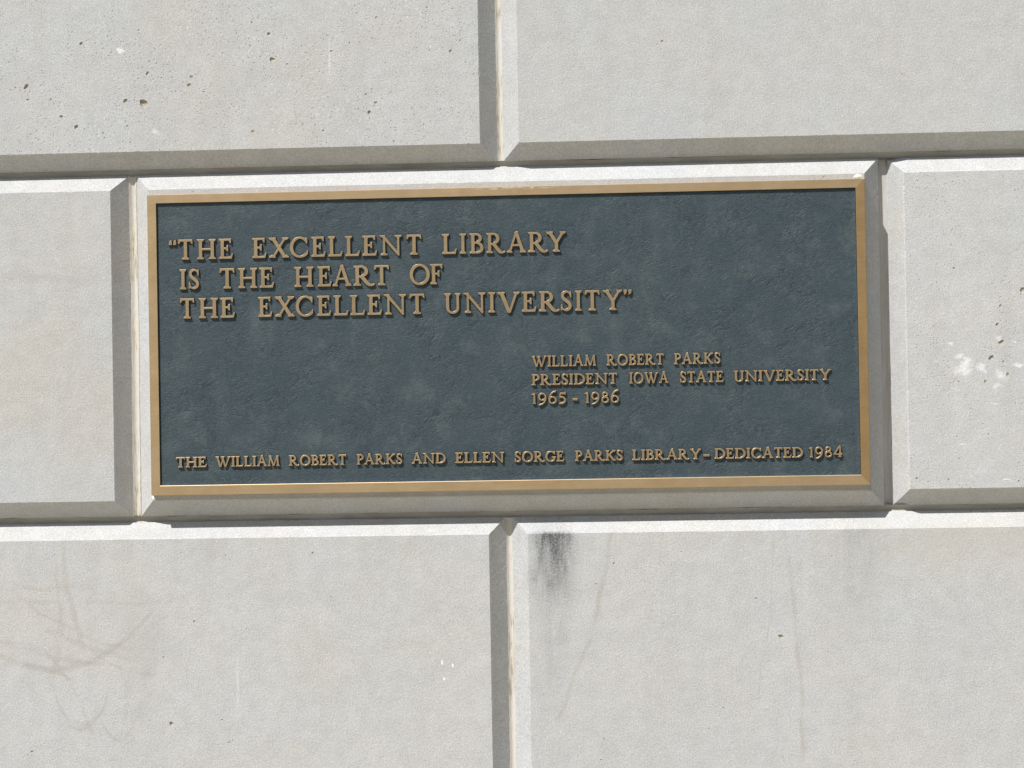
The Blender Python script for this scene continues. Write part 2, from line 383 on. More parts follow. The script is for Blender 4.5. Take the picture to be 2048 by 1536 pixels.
G = 62.4            # face-to-face gap across a joint, mm
J = 4.9             # half width of the sealed joint, mm
CH = 26.4           # depth of the chamfer, mm
PITS = [(-773, 424, 4.8), (-581, 393, 7.2), (-716, 374, 3.2), (-506, 420, 4.0), (-608, 356, 2.0), (-604, 330, 1.6), (-648, 346, 1.6), (-646, 338, 1.6), (-733, 402, 2.4), (-771, 403, 2.4), (-611, 397, 4.0), (-574, 441, 3.2), (-791, 423, 1.6), (-692, 357, 4.0), (-682, 492, 3.2), (-596, 398, 1.6), (-571, 460, 1.6), (-559, 457, 1.6), (-551, 433, 1.6), (-480, 417, 1.2), (-502, 433, 3.2), (-370, 458, 4.8), (-346, 450, 2.0), (-274, 469, 2.4), (-375, 500, 3.2), (-402, 519, 2.0), (-203, 384, 3.2), (-214, 369, 3.6), (-219, 398, 2.0), (-209, 406, 1.6), (-403, 342, 3.2), (-289, 341, 2.0), (-81, 464, 2.8), (-200, 522, 2.0), (-76, 533, 1.6), (-65, 481, 1.6), (-172, 339, 1.6), (-126, 347, 1.6), (-135, 322, 1.6), (-175, 321, 2.0), (-186, 448, 1.6), (-322, 352, 1.6), (-244, 482, 1.6), (-482, 409, 1.6), (-203, 487, 1.2), (-57, 394, 1.2), (-142, 363, 1.6), (259, 471, 2.4), (351, 384, 1.2), (821, 61, 4.8), (786, 36, 3.2), (786, -21, 4.8), (789, -52, 2.8), (797, -52, 3.2), (714, 98, 2.4), (770, -45, 4.8), (718, -82, 2.0), (649, -234, 2.4), (760, -83, 3.2), (795, -72, 3.2), (780, 7, 3.2), (763, -166, 1.6), (699, -237, 2.0), (809, -241, 2.0), (687, -243, 1.2), (688, 105, 1.2), (660, 81, 1.2), (643, 167, 2.2), (644, 159, 2.0), (-551, -611, 4.0), (-562, -504, 2.0), (-779, -654, 2.4), (-511, -447, 2.4), (-457, -642, 2.0), (-317, -339, 2.0), (-402, -331, 1.2), (-228, -523, 1.2), (-181, -665, 1.2), (-468, -605, 1.6), (430, -482, 4.0), (392, -421, 2.0), (138, -395, 1.6), (337, -594, 1.6), (513, -355, 1.2), (141, -675, 1.6), (146, -642, 1.6), (313, -627, 1.6), (167, -363, 2.4),
        (-502, 247.4, 1.7), (511, 247.6, 1.7)]

def perimeter(x0, x1, z0, z1, step):
    """Points on a rectangle, counter-clockwise seen from the front, with inward normals."""
    pts = []
    nx = max(1, int((x1-x0)/step)); nz = max(1, int((z1-z0)/step))
    for i in range(nx): pts.append((x0+(x1-x0)*i/nx, z0, 0, 1, i == 0))
    for i in range(nz): pts.append((x1, z0+(z1-z0)*i/nz, -1, 0, i == 0))
    for i in range(nx): pts.append((x1-(x1-x0)*i/nx, z1, 0, -1, i == 0))
    for i in range(nz): pts.append((x0, z1-(z1-z0)*i/nz, 1, 0, i == 0))
    return pts

def stone_block(x0, x1, z0, z1, mat, detail, extra=0, label=None, jl=J, jr=J, dl=0.0):
    rnd = random.Random(hash((round(x0), round(z0))) & 0xffff)
    fx0, fx1, fz0, fz1 = x0+G/2, x1-G/2, z0+G/2, z1-G/2
    bx0, bx1, bz0, bz1 = x0+jl, x1-jr, z0+J, z1-J
    step = 4.0 if detail else 1e9
    pf = perimeter(fx0, fx1, fz0, fz1, step)
    face = []
    chip = 0.0
    for (x, z, nx, nz, corner) in pf:
        a = 0.0
        if detail:
            if rnd.random() < 0.012: chip = rnd.uniform(0.4, 1.5)
            a = abs(rnd.gauss(0, 0.07)) + chip*rnd.uniform(0.4, 1); chip *= 0.45
        if corner: a = 0.1
        face.append((x+nx*a, z+nz*a))
    kx = (bx1-bx0)/(fx1-fx0); kz = (bz1-bz0)/(fz1-fz0)
    cx, cz = (x0+x1)/2, (z0+z1)/2
    N = len(pf)
    low = []
    for (x, z, nx, nz, corner) in pf:
        a = rnd.gauss(0, 0.05) if detail and not corner else 0.0
        low.append((bx0+(x-fx0)*kx + nx*a, cz+(z-cz)*kz + nz*a))
    v2 = [Vector(p) for p in face]
    faces2 = [list(range(N))]
    pits = []
    if detail:
        cand = [p for p in PITS if fx0+6 < p[0] < fx1-6 and fz0+3 < p[1] < fz1-3]
        cand = [(a, b, c, True) for a, b, c in cand]
        vx0, vx1, vz0, vz1 = max(fx0, -860), min(fx1, 860), max(fz0, -710), min(fz1, 570)
        for a, b, c, _n in list(cand):
            if c > 2.3:
                for _ in range(3):
                    q = rnd.uniform(0, 6.28); d = c*rnd.uniform(1.9, 4.5)
                    a2, b2 = a+d*math.cos(q), b+d*0.8*math.sin(q)
                    if fx0+5 < a2 < fx1-5 and fz0+5 < b2 < fz1-5: cand.append((a2, b2, rnd.choice((0.6, 0.8, 1.0, 1.3)), True))
        tries = 0
        while extra and tries < extra*6 and sum(1 for c in cand if not c[3]) < extra:
            tries += 1
            a = rnd.uniform(vx0+4, vx1-4); b = rnd.uniform(vz0+4, vz1-4)
            if rnd.random() > 0.15 and (math.sin(a*0.013+z0)+math.sin(b*0.021+a*0.008)) < 0.2: continue
            cand.append((a, b, rnd.choice((0.6, 0.7, 0.8, 0.9, 1.1, 1.4)), False))
        for a, b, c, named in cand:
            if any((a-p[0])**2+(b-p[1])**2 < (1.6*(c+p[2]))**2+0.6 for p in pits): continue
            pits.append((a, b, c))
    E = [(i, (i+1) % N) for i in range(N)]
    pit_loops = []
    for (a, b, c) in pits:
        k = 12 if c > 2.5 else (8 if c > 1.2 else 6)
        ang = rnd.uniform(0, math.pi); st = rnd.uniform(1.0, 1.22)
        lp = []
        base = len(v2)
        for i in range(k):
            t = 2*math.pi*i/k
            r = c*rnd.uniform(0.72, 1.15)
            u, w = r*math.cos(t)*st, r*math.sin(t)/st
            lp.append((a+u*math.cos(ang)-w*math.sin(ang), b+u*math.sin(ang)+w*math.cos(ang)))
        v2 += [Vector(q) for q in lp]
        ids = list(range(base, base+k)); pit_loops.append((a, b, c, ids))
        faces2.append(ids)
    verts, faces, idx = [], [], []
    if detail and pits:
        rv, re, rf, ov, oe, of = delaunay_2d_cdt(v2, [], faces2, 0, 1e-6, True)
        fmap = {}
        for i, o in enumerate(ov):
            for q in o: fmap[q] = i
        verts = [(p.x, 0.0, p.y) for p in rv]
        for f, o in zip(rf, of):
            if 0 in o and len(o) == 1: faces.append(tuple(f)); idx.append(0)
        top = [fmap[i] for i in range(N)]
    else:
        verts = [(p.x, 0.0, p.y) for p in v2]; top = list(range(N))
        faces.append(tuple(top)); idx.append(0); fmap = None
    # chamfer
    ar = len(verts)
    verts += [(p[0]+(q[0]-p[0])*0.09, CH*0.09, p[1]+(q[1]-p[1])*0.09) for p, q in zip(pf, low)]
    lb = len(verts); verts += [(p[0], CH + dl*max(0.0, 1-(p[0]-bx0)/28.0), p[1]) for p in low]
    bb = len(verts); verts += [(p[0], 95.0, p[1]) for p in low]
    for i in range(N):
        j = (i+1) % N
        faces.append((top[i], ar+i, ar+j, top[j])); idx.append(0)
        faces.append((ar+i, lb+i, lb+j, ar+j)); idx.append(2)
        faces.append((lb+i, bb+i, bb+j, lb+j)); idx.append(0)
    # pits
    for (a, b, c, ids) in pit_loops:
        ring = [fmap[i] for i in ids]; k = len(ring)
        dpt = c*rnd.uniform(0.35, 0.65)
        r2 = len(verts)
        for i in ring:
            x, _, z = verts[i]; s = rnd.uniform(0.66, 0.86)
            verts.append((a+(x-a)*s, dpt*rnd.uniform(0.55, 0.8), b+(z-b)*s))
        ce = len(verts); verts.append((a+rnd.uniform(-.2, .2)*c, dpt, b+rnd.uniform(-.2, .2)*c))
        for i in range(k):
            j = (i+1) % k
            faces.append((ring[i], ring[j], r2+j, r2+i)); idx.append(1 if c > 1.5 else 0)
            faces.append((r2+i, r2+j, ce)); idx.append(1 if c > 1.1 else 0)
    # origin at the block's centre
    vs = [((x-cx)*MM, y*MM, (z-cz)*MM) for x, y, z in verts]
    # orient: make sure front faces look towards -Y
    o = mesh_obj('stone_block', vs, faces, [mat, M_PIT, M_CHAMF if mat is not M_LR else mat], idx, wall)
    o.location = (cx*MM, 0, cz*MM + ZC)
    if label: o['label'] = label
    return o

PITCH = 1213.7
ZT, ZB = 283.2, -282.0
H = ZT-ZB
courses = [(-ZC*1000+0.5, ZB-2*H), (ZB-2*H, ZB-H), (ZB-H, ZB), (ZB, ZT), (ZT, ZT+H), (ZT+H, ZT+2*H), (ZT+2*H, ZT+3*H)]
shift = [-606.7, -2.0, -606.7, None, None, None, None]
start = {0: -606.7, 1: -606.7, 2: -1.3, 3: -606.7, 4: -4.9, 5: -606.7, 6: -3.0}
special = {(2, -1): (M_LL, 25, 'pale block with faint brown vein lines and three white droppings'),
           (2, 0): (M_LR, 20, 'pale block with a black soot stain at its top corner'),
           (3, -1): (M_L, 10, 'warm grey smooth block to the left of the plaque'),
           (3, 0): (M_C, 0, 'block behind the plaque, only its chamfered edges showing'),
           (3, 1): (M_R, 70, 'shelly block with brown pits and white patches'),
           (4, -1): (M_UL, 60, 'block pocked with many small brown pits'),
           (4, 0): (M_UR, 12, 'smooth fine grained block with one small pit')}
heads = []
for ci, (z0, z1) in enumerate(courses):
    s0 = start[ci]
    for k in range(-3, 3):
        x0 = s0 + k*PITCH; x1 = x0 + PITCH
        if ci == 3 and k == 0: x1 = 607.0
        if ci == 3 and k == 1: x0 = 607.0
        sp = special.get((ci, k))
        jl, jr = J, J
        if ci == 3 and k == -1: jr = 5.6
        if ci == 3 and k == 0: jl, jr = 6.4, 7.0
        if ci == 3 and k == 1: jl = 8.0
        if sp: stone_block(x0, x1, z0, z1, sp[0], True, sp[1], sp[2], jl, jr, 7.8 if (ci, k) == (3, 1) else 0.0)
        else: stone_block(x0, x1, z0, z1, M_FAR, False)
        if k > -3: heads.append((x0, z0, z1, ci))
XL = -606.7-3*PITCH+10; XR = -4.9+3*PITCH-10
wall_core = box('wall_core', (XL*MM, 0.0952, 0.0), (XR*MM, 0.45, (ZT+3*H-5)*MM+ZC), M_FAR, wall)

# sealed joints ------------------------------------------------------
def sealant(p0, p1, horizontal, fine, deep=0.0, wide=0.0, mat=None, right_deep=False):
    """Run of sealant with a concave, hand-tooled face smeared slightly on to the chamfers."""
    L = p1-p0[0] if horizontal else p1-p0[1]
    n_ = max(2, int(L/(7 if fine else 120)))
    rnd = random.Random(int(L*3+p0[0]*7+p0[1]))
    prof = [(-6.6, CH-1.0), (-5.0, CH-0.1), (-2.4, CH+1.7), (0.0, CH+2.3), (2.4, CH+1.7), (5.0, CH-0.1), (6.6, CH-1.0)]
    if deep: prof = [(-5.6-wide, CH-0.2), (-5.0-wide, CH+deep*0.7), (-2.4, CH+deep), (0.0, CH+deep+0.8), (2.4+wide*.5, CH+deep), (5.0+wide*1.45, CH+deep*0.97), (5.35+wide*1.45, CH+0.3)]
    if right_deep: prof[-2:] = [(7.6, CH+deep-0.1), (8.5, CH+deep-0.5)]
    vs, fs = [], []
    wl = wr = 0.0
    for i in range(n_+1):
        t = i/n_*L
        wl = wl*0.8 + rnd.gauss(0, 0.32); wr = wr*0.8 + rnd.gauss(0, 0.32)
        for j, (a, d) in enumerate(prof):
            if j <= 1: a2 = a + wl*(1.0 if j == 0 else 0.3); d2 = d + wl*(0.9 if j == 0 else 0)
            elif j >= 5: a2 = a + wr*(1.0 if j == 6 else 0.3); d2 = d - wr*(0.9 if j == 6 else 0)
            else: a2 = a; d2 = d + rnd.gauss(0, 0.12)
            if horizontal: vs.append(((p0[0]+t)*MM, d2*MM, (p0[1]+a2)*MM))
            else: vs.append(((p0[0]+a2)*MM, d2*MM, (p0[1]+t)*MM))
    k = len(prof)
    for i in range(n_):
        for j in range(k-1):
            q = (i*k+j, i*k+j+1, (i+1)*k+j+1, (i+1)*k+j)
            fs.append(q if not horizontal else q[::-1])
    o = mesh_obj('mortar_joint', vs, fs, [mat or M_SEAL], parent=wall, smooth=True)
    o.location = (0, 0, ZC)
    return o
for ci in range(1, len(courses)):
    z = courses[ci][0]
    sealant((XL+10, z), XR-10, True, ci in (3, 4), 5.0, 0.0, M_BED)
for (x, z0, z1, ci) in heads:
    if ci == 3 and 600 < x < 620: sealant((x, z0+5.5), z1-5.5, False, True, 8.0, 2.0, M_SEAL_GREY, True)
    else: sealant((x, z0+5.5), z1-5.5, False, ci in (2, 3, 4) and abs(x) < 700)

def lump(name, x, z, y, r, mat, label=None):
    rnd = random.Random(int(x)); vs = []; fs = []
    k = 10
    for ring, (rr, dd) in enumerate(((1.0, 0.0), (0.8, 0.45), (0.4, 0.75))):
        for i in range(k):
            t = 2*math.pi*i/k; q = rr*rnd.uniform(0.75, 1.2)
            vs.append(((x+r[0]*q*math.cos(t))*MM, (y-r[1]*dd)*MM, (z+r[2]*q*math.sin(t))*MM))
    vs.append((x*MM, (y-r[1]*0.85)*MM, z*MM))
    for a in range(2):
        for i in range(k):
            j = (i+1) % k; fs.append((a*k+i, a*k+j, (a+1)*k+j, (a+1)*k+i))
    for i in range(k): fs.append((2*k+i, 2*k+(i+1) % k, 3*k))
    o = mesh_obj(name, vs, fs, [mat], parent=wall, smooth=True); o.location = (0, 0, ZC)
    if label: o['label'] = label
n = simple('white_filler', (0.66, 0.70, 0.66), 0.8, spec=0.2); M_FILL = n.mat
lump('filler_dab', 565.0, 247.3, 0.3, (7.0, 1.6, 4.0), M_FILL, 'whitish dab of filler above the plaque corner')
lump('filler_dab', -574.0, -246.6, 0.8, (3.4, 2.5, 4.6), M_FILL, 'whitish dab of filler below the plaque corner')

# ------------------------------------------------------------------ plaque
plaque = bpy.data.objects.new('bronze_plaque', None); COL.objects.link(plaque)
plaque.location = (0, 0, ZC)
plaque['label'] = 'bronze library dedication plaque with dark blue-grey field, raised lettering and plain bronze border'
plaque['category'] = 'plaque'
PX, PZ, TF, REC = 574.8, 242.3, 13.5, 3.4
BL, BR, BT, BB = 14.5, 14.6, 13.8, 15.6
def rect(off, y):
    # off = 0 at the outer edge, 1 at the inner edge of the border, beyond 1 = draft slope (mm added)
    k = min(off, 1.0); e = (off-1.0) if off > 1 else 0.0
    return [(-PX+BL*k+e, y, -PZ+BB*k+e), (PX-BR*k-e, y, -PZ+BB*k+e), (PX-BR*k-e, y, PZ-BT*k-e), (-PX+BL*k+e, y, PZ-BT*k-e)]
e_ = 0.035
rings = [rect(0, 0.6), rect(0, -TF+0.5), rect(e_, -TF), rect(1-e_, -TF), rect(1.0, -TF+0.35), rect(1.9, -TF+REC+0.4)]
for side in range(4):
    pass
vs = [tuple(c*MM for c in p) for r in rings for p in r]
fs, ix = [], []
for a in range(len(rings)-1):
    for i in range(4):
        j = (i+1) % 4
        fs.append((a*4+i, a*4+j, (a+1)*4+j, (a+1)*4+i))
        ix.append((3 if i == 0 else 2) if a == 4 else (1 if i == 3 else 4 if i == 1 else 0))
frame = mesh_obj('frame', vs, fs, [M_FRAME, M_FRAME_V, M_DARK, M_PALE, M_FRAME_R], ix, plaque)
# field
nx_, nz_ = 300, 125
vs, fs = [], []
from mathutils import noise as mnoise
ax0, ax1, az0, az1 = -PX+BL+0.2, PX-BR-0.2, -PZ+BB+0.2, PZ-BT-0.2
for j in range(nz_+1):
    for i in range(nx_+1):
        x = ax0+(ax1-ax0)*i/nx_; z = az0+(az1-az0)*j/nz_
        h = mnoise.noise(Vector((x*0.03, z*0.045, 0)))*0.28 + mnoise.noise(Vector((x*0.1, z*0.14, 4)))*0.12
        # cast fillet where the field rises to the bottom and right of the border
        eb = min(z-az0, ax1-x)
        h += 0.7*max(0.0, 1-eb/5.0)**2
        vs.append((x*MM, (-TF+REC-h)*MM, z*MM))
for j in range(nz_):
    for i in range(nx_):
        a = j*(nx_+1)+i; fs.append((a, a+1, a+nx_+2, a+nx_+1))
mesh_obj('field_panel', vs, fs, [M_PANEL], parent=plaque, smooth=True)

# ------------------------------------------------------------------ lettering (drawn from strokes)
def glyph_polys(ch, SW, TW):
    """Convex-ish polygons (cap height 1) whose union is the glyph; returns (polys, width)."""
    P = []
    def poly(*pts):
        a = sum(pts[i][0]*pts[(i+1) % len(pts)][1]-pts[(i+1) % len(pts)][0]*pts[i][1] for i in range(len(pts)))
        P.append(list(pts) if a > 0 else list(pts)[::-1])
    def stroke(pts, w):
        n_ = len(pts); L, R = [], []
        for i, p in enumerate(pts):
            a = pts[max(0, i-1)]; b = pts[min(n_-1, i+1)]
            dx, dy = b[0]-a[0], b[1]-a[1]; l = math.hypot(dx, dy) or 1
            ww = (w(i/(n_-1)) if callable(w) else w)/2
            L.append((p[0]-dy/l*ww, p[1]+dx/l*ww)); R.append((p[0]+dy/l*ww, p[1]-dx/l*ww))
        for i in range(n_-1): poly(L[i], R[i], R[i+1], L[i+1])
    def bez(p0, p1, p2, p3, n_=10):
        out = []
        for i in range(n_+1):
            t = i/n_; u = 1-t
            out.append(tuple(u**3*a+3*u*u*t*b+3*u*t*t*c+t**3*d for a, b, c, d in zip(p0, p1, p2, p3)))
        return out
    def arc(cx, cy, rx, ry, a0, a1, wf, n_=22):
        pts = [(cx+rx*math.cos(math.radians(a0+(a1-a0)*i/n_)), cy+ry*math.sin(math.radians(a0+(a1-a0)*i/n_))) for i in range(n_+1)]
        stroke(pts, wf)
    sh = 0.062                              # serif thickness
    def serif(x, y, w, stem, up=1, l=None, r=None):
        l = w/2 if l is None else l; r = w/2 if r is None else r
        poly((x-l, y), (x+r, y), (x+r*0.98, y+up*sh*0.75), (x+stem/2, y+up*(sh+0.055)), (x-stem/2, y+up*(sh+0.055)), (x-l*0.98, y+up*sh*0.75))
    def stem(x, w=None, y0=0.0, y1=1.0, foot=True, head=True, fw=0.34):
        w = w or SW
        poly((x-w/2, y0), (x+w/2, y0), (x+w/2, y1), (x-w/2, y1))
        if foot: serif(x, y0, fw, w, 1)
        if head: serif(x, y1, fw, w, -1)
    def bar(x0, x1, y, t=None):
        t = t or TW; poly((x0, y-t/2), (x1, y-t/2), (x1, y+t/2), (x0, y+t/2))
    def mod(thick, thin, k=1.0):            # width along an arc given as fraction of angle
        return lambda a: thin+(thick-thin)*abs(math.cos(math.radians(a)))**k
    def arcm(cx, cy, rx, ry, a0, a1, thick=None, thin=None, n_=24):
        f = mod(thick or SW, thin or TW)
        arc(cx, cy, rx, ry, a0, a1, lambda t: f(a0+(a1-a0)*t), n_)
    W = 0.7
    if ch == 'T':
        W = .72; stem(.36, head=False, fw=.36); bar(.07, .66, 1-TW/2)
        poly((.02, 1.0), (.0, .80), (.045, .80), (.12, 1-TW*.9), (.14, 1.0))
        poly((.70, 1.0), (.72, .80), (.675, .80), (.60, 1-TW*.9), (.58, 1.0))
    elif ch == 'H':
        W = .92; stem(.165); stem(.755); bar(.165, .755, .5)
    elif ch == 'I':
        W = .33; stem(.165)
    elif ch in 'EFL':
        W = {'E': .69, 'F': .6, 'L': .71}[ch]
        x = .165
        stem(x, foot=(ch == 'F'), head=True)
        if ch != 'L':
            bar(x, .56, 1-TW/2, TW)
            poly((.44, 1.0), (.61, 1.0), (.60, .78), (.555, .79), (.50, 1-TW))
            bar(x, .42, .52, TW*.9)
            poly((.40, .66), (.455, .67), (.455, .37), (.40, .38), (.34, .50), (.34, .54))
        if ch != 'F':
            poly((x-.165, 0), (x+.1, 0), (x+.1, .11), (x-SW/2, .12), (x-.16, .05))
            bar(x, .58 if ch == 'E' else .60, TW/2, TW)
            w = .69 if ch == 'E' else .71
            poly((w-.2, 0), (w-.06, 0), (w, .245), (w-.045, .25), (w-.13, TW*1.05), (w-.22, TW))
    elif ch == 'X':
        W = 1.0; stroke([(.20, .98), (.80, .02)], SW*1.1); stroke([(.80, .98), (.20, .02)], TW*1.15)
        serif(.17, 1, .34, SW, -1); serif(.82, 1, .32, TW, -1); serif(.16, 0, .32, TW, 1); serif(.83, 0, .34, SW, 1)
    elif ch == 'C' or ch == 'G':
        W = .88 if ch == 'C' else .92
        arcm(.50, .5, .50-SW/2, .52-TW/2, 42, 318 if ch == 'C' else 310, SW, TW*.95, 34)
        poly((.80, .97), (.865, .95), (.855, .68), (.81, .69), (.74, .84), (.70, .93))
        if ch == 'C': poly((.70, .07), (.76, .04), (.885, .17), (.885, .33), (.84, .34), (.80, .20))
        else:
            poly((.78-SW/2, .06), (.78+SW/2, .14), (.78+SW/2, .44), (.78-SW/2, .44)); serif(.78, .46, .34, SW, -1)
            poly((.60, .02), (.80, .06), (.78, .17), (.62, .10))
    elif ch == 'N':
        W = 1.1; stem(.22, TW*1.25, foot=True, head=False, fw=.32)
        stem(.92, TW*1.25, .1, 1.0, foot=False, head=True, fw=.34)
        poly((.05, 1.0), (.24, 1.0), (.98, .06), (.965, -.02), (.90, -.02), (.17, .86))
        poly((.0, 1.0), (.24, 1.0), (.22, .88), (.02, .955))
    elif ch == 'B':
        W = .70; stem(.165, foot=False, head=False)
        poly((0, 1.0), (.3, 1.0), (.3, 1-TW), (.165-SW/2, .89), (.01, .95)); poly((0, 0), (.3, 0), (.3, TW), (.165-SW/2, .11), (.01, .05))
        bar(.165, .38, 1-TW/2); bar(.165, .40, .535); bar(.165, .40, TW/2)
        arcm(.36, .768, .25-SW*.4, .232-TW/2, -90, 90, SW*.95); arcm(.38, .278, .32-SW/2, .278-TW/2, -90, 90, SW)
    elif ch in 'PR':
        W = .66 if ch == 'P' else .95
        stem(.165, head=False)
        poly((0, 1.0), (.3, 1.0), (.3, 1-TW), (.165-SW/2, .89), (.01, .95))
        bar(.165, .38, 1-TW/2); bar(.165, .38, .455)
        arcm(.37, .728, .29-SW/2, .272-TW/2, -90, 90, SW)
        if ch == 'R':
            pts = bez((.36, .46), (.50, .33), (.62, .03), (.80, .02), 9)+[(.88, .03), (.95, .065)]
            stroke(pts, lambda t: SW*1.05 if t < .65 else SW*1.05+(TW*.6-SW*1.05)*(t-.65)/.35)
    elif ch == 'D':
        W = .92; stem(.165, foot=False, head=False)
        poly((0, 1.0), (.3, 1.0), (.3, 1-TW), (.165-SW/2, .89), (.01, .95)); poly((0, 0), (.3, 0), (.3, TW), (.165-SW/2, .11), (.01, .05))
        bar(.165, .42, 1-TW/2); bar(.165, .42, TW/2)
        arcm(.41, .5, .51-SW/2, .5-TW/2, -90, 90, SW, TW, 28)
    elif ch == 'O':
        W = 1.0; arcm(.5, .5, .5-SW/2, .52-TW/2, 0, 360, SW, TW*1.1, 48)
    elif ch == 'A':
        W = .95
        stroke([(.47, 1.04), (.13, .02)], TW*1.15); stroke([(.465, 1.04), (.80, .02)], SW*1.02)
        poly((.40, .92), (.455, 1.08), (.475, 1.08), (.54, .92))
        bar(.24, .70, .365, TW*.9); serif(.13, 0, .27, TW, 1); serif(.81, 0, .31, SW, 1, .16, .14)
    elif ch == 'V':
        W = 1.0
        stroke([(.17, .98), (.53, -.01)], SW*1.05); stroke([(.86, .98), (.535, .0)], TW*1.2)
        serif(.16, 1, .33, SW, -1); serif(.86, 1, .28, TW, -1); poly((.48, .1), (.60, .1), (.545, -.05), (.53, -.05))
    elif ch == 'W':
        W = 1.42
        stroke([(.15, .98), (.45, 0)], SW); stroke([(.76, .98), (.455, .0)], TW*1.15)
        stroke([(.62, .98), (.93, 0)], SW); stroke([(1.28, .98), (.935, .0)], TW*1.15)
        serif(.15, 1, .30, SW, -1); serif(.66, 1, .34, SW, -1); serif(1.29, 1, .26, TW, -1)
    elif ch == 'M':
        W = 1.12
        stroke([(.22, .98), (.13, 0)], TW*1.2); stroke([(.22, .98), (.55, .03)], SW); stroke([(.90, .98), (.555, .03)], TW*1.1)
        stroke([(.90, .98), (.97, 0)], SW); serif(.13, 0, .26, TW, 1); serif(.97, 0, .30, SW, 1)
        poly((.08, 1.0), (.26, 1.0), (.30, .86), (.17, .86)); poly((.84, 1.0), (1.03, 1.0), (.97, .88), (.83, .86))
    elif ch == 'K':
        W = .92; stem(.165); stroke([(.74, .98), (.22, .48)], TW*1.15); serif(.76, 1, .28, TW, -1)
        stroke(bez((.34, .60), (.50, .38), (.62, .16), (.78, .03), 6), SW*1.02); serif(.79, 0, .27, SW, 1)
    elif ch == 'Y':
        W = .96
        stem(.50, None, 0, .5, head=False, fw=.36)
        stroke([(.17, .98), (.50, .45)], SW*1.05); stroke([(.83, .98), (.51, .45)], TW*1.25)
        serif(.16, 1, .33, SW, -1); serif(.83, 1, .28, TW, -1)
    elif ch == 'U':
        W = .84
        stem(.165, None, .28, 1, foot=False); stem(.70, SW*.78, .28, 1, foot=False, fw=.28)
        arc(.433, .29, .268, .31-TW/2, 180, 360, lambda t: TW*1.15+(SW-TW*1.1)*abs(2*t-1)**1.3*(1 if t < .5 else .72), 24)
    elif ch == 'S':
        W = .58
        a = bez((.49, .82), (.45, .98), (.30, .99), (.22, .955), 6)
        b = bez((.22, .955), (.04, .88), (.05, .66), (.27, .53), 8)
        c = bez((.27, .53), (.50, .40), (.52, .20), (.40, .09), 8)
        d = bez((.40, .09), (.28, -.0), (.08, .03), (.05, .26), 8)
        pts = a+b[1:]+c[1:]+d[1:]
        stroke(pts, lambda t: TW*.95+(SW*1.12-TW)*max(0.0, 1-abs(t-.5)*2.7)**.7)
        poly((.48, .97), (.53, .97), (.54, .69), (.50, .69), (.44, .84)); poly((.045, .02), (.10, .09), (.075, .33), (.03, .33), (.0, .12))
    elif ch == '1':
        W = .40; stem(.24, None, 0, .99, head=False, fw=.30)
        poly((.24-SW/2, 1.0), (.24+SW/2, 1.0), (.24+SW/2, .84), (.0, .84), (.0, .90), (.10, .92))
    elif ch == '9':
        W = .78
        arcm(.39, .645, .39-SW*.42, .355-TW/2, 0, 360, SW*.92, TW*1.1, 36)
        stroke(bez((.39+.39-SW*.42, .645), (.74, .20), (.45, -.10), (.06, -.12), 12), lambda t: SW*.92+(TW-SW)*t)
    elif ch == '6':
        W = .78
        arcm(.39, .32, .39-SW*.42, .345-TW/2, 0, 360, SW*.92, TW*1.1, 36)
        stroke(bez((SW*.42, .32), (.04, .78), (.35, 1.10), (.70, 1.15), 12), lambda t: SW*.92+(TW-SW)*t)
        poly((.62, 1.19), (.73, 1.20), (.72, 1.05), (.66, 1.06))
    elif ch == '5':
        W = .68
        bar(.10, .64, 1.0-.07, .14); poly((.58, 1.06), (.66, 1.06), (.65, .80), (.61, .80), (.52, .93))
        stroke([(.14, .98), (.10, .52)], TW*1.2)
        stroke(bez((.08, .58), (.34, .66), (.62, .55), (.59, .28), 9)+bez((.59, .28), (.56, .05), (.28, -.05), (.02, .0), 9)[1:], lambda t: TW+(SW-TW)*math.sin(math.pi*min(1, t*1.02))**.7)
    elif ch == '8':
        W = .70
        arcm(.35, .77, .265-TW*.5, .23-TW/2, 0, 360, SW*.8, TW*1.1, 30)
        arcm(.35, .27, .35-TW*.6, .29-TW/2, 0, 360, SW*.85, TW*1.1, 34)
    elif ch == '4':
        W = .84
        poly((.62-SW/2, 0), (.62+SW/2, 0), (.62+SW/2, 1.06), (.60, 1.12), (.56, 1.06)); serif(.62, 0, .30, SW, 1)
        stroke([(.60, 1.08), (.04, .27)], TW*1.15); bar(.0, .84, .27, TW*1.1); poly((.76, .40), (.80, .40), (.84, .28), (.84, .20), (.76, .20))
    elif ch == '-':
        W = .55; poly((0, .27), (.55, .27), (.55, .45), (0, .45))
    elif ch in '“”':
        W = .42
        for ox in (0, .235):
            pts = [(.15, 1.0), (.04, .93), (.0, .76), (.17, .76), (.17, .88), (.13, .88), (.16, .97)]
            if ch == '”': pts = [(.175-x, 1.76-y) for x, y in pts]
            P_ = [(x+ox, y) for x, y in pts]
            poly(P_[0], P_[1], P_[2], P_[3], P_[4], P_[5], P_[6])
    return P, W

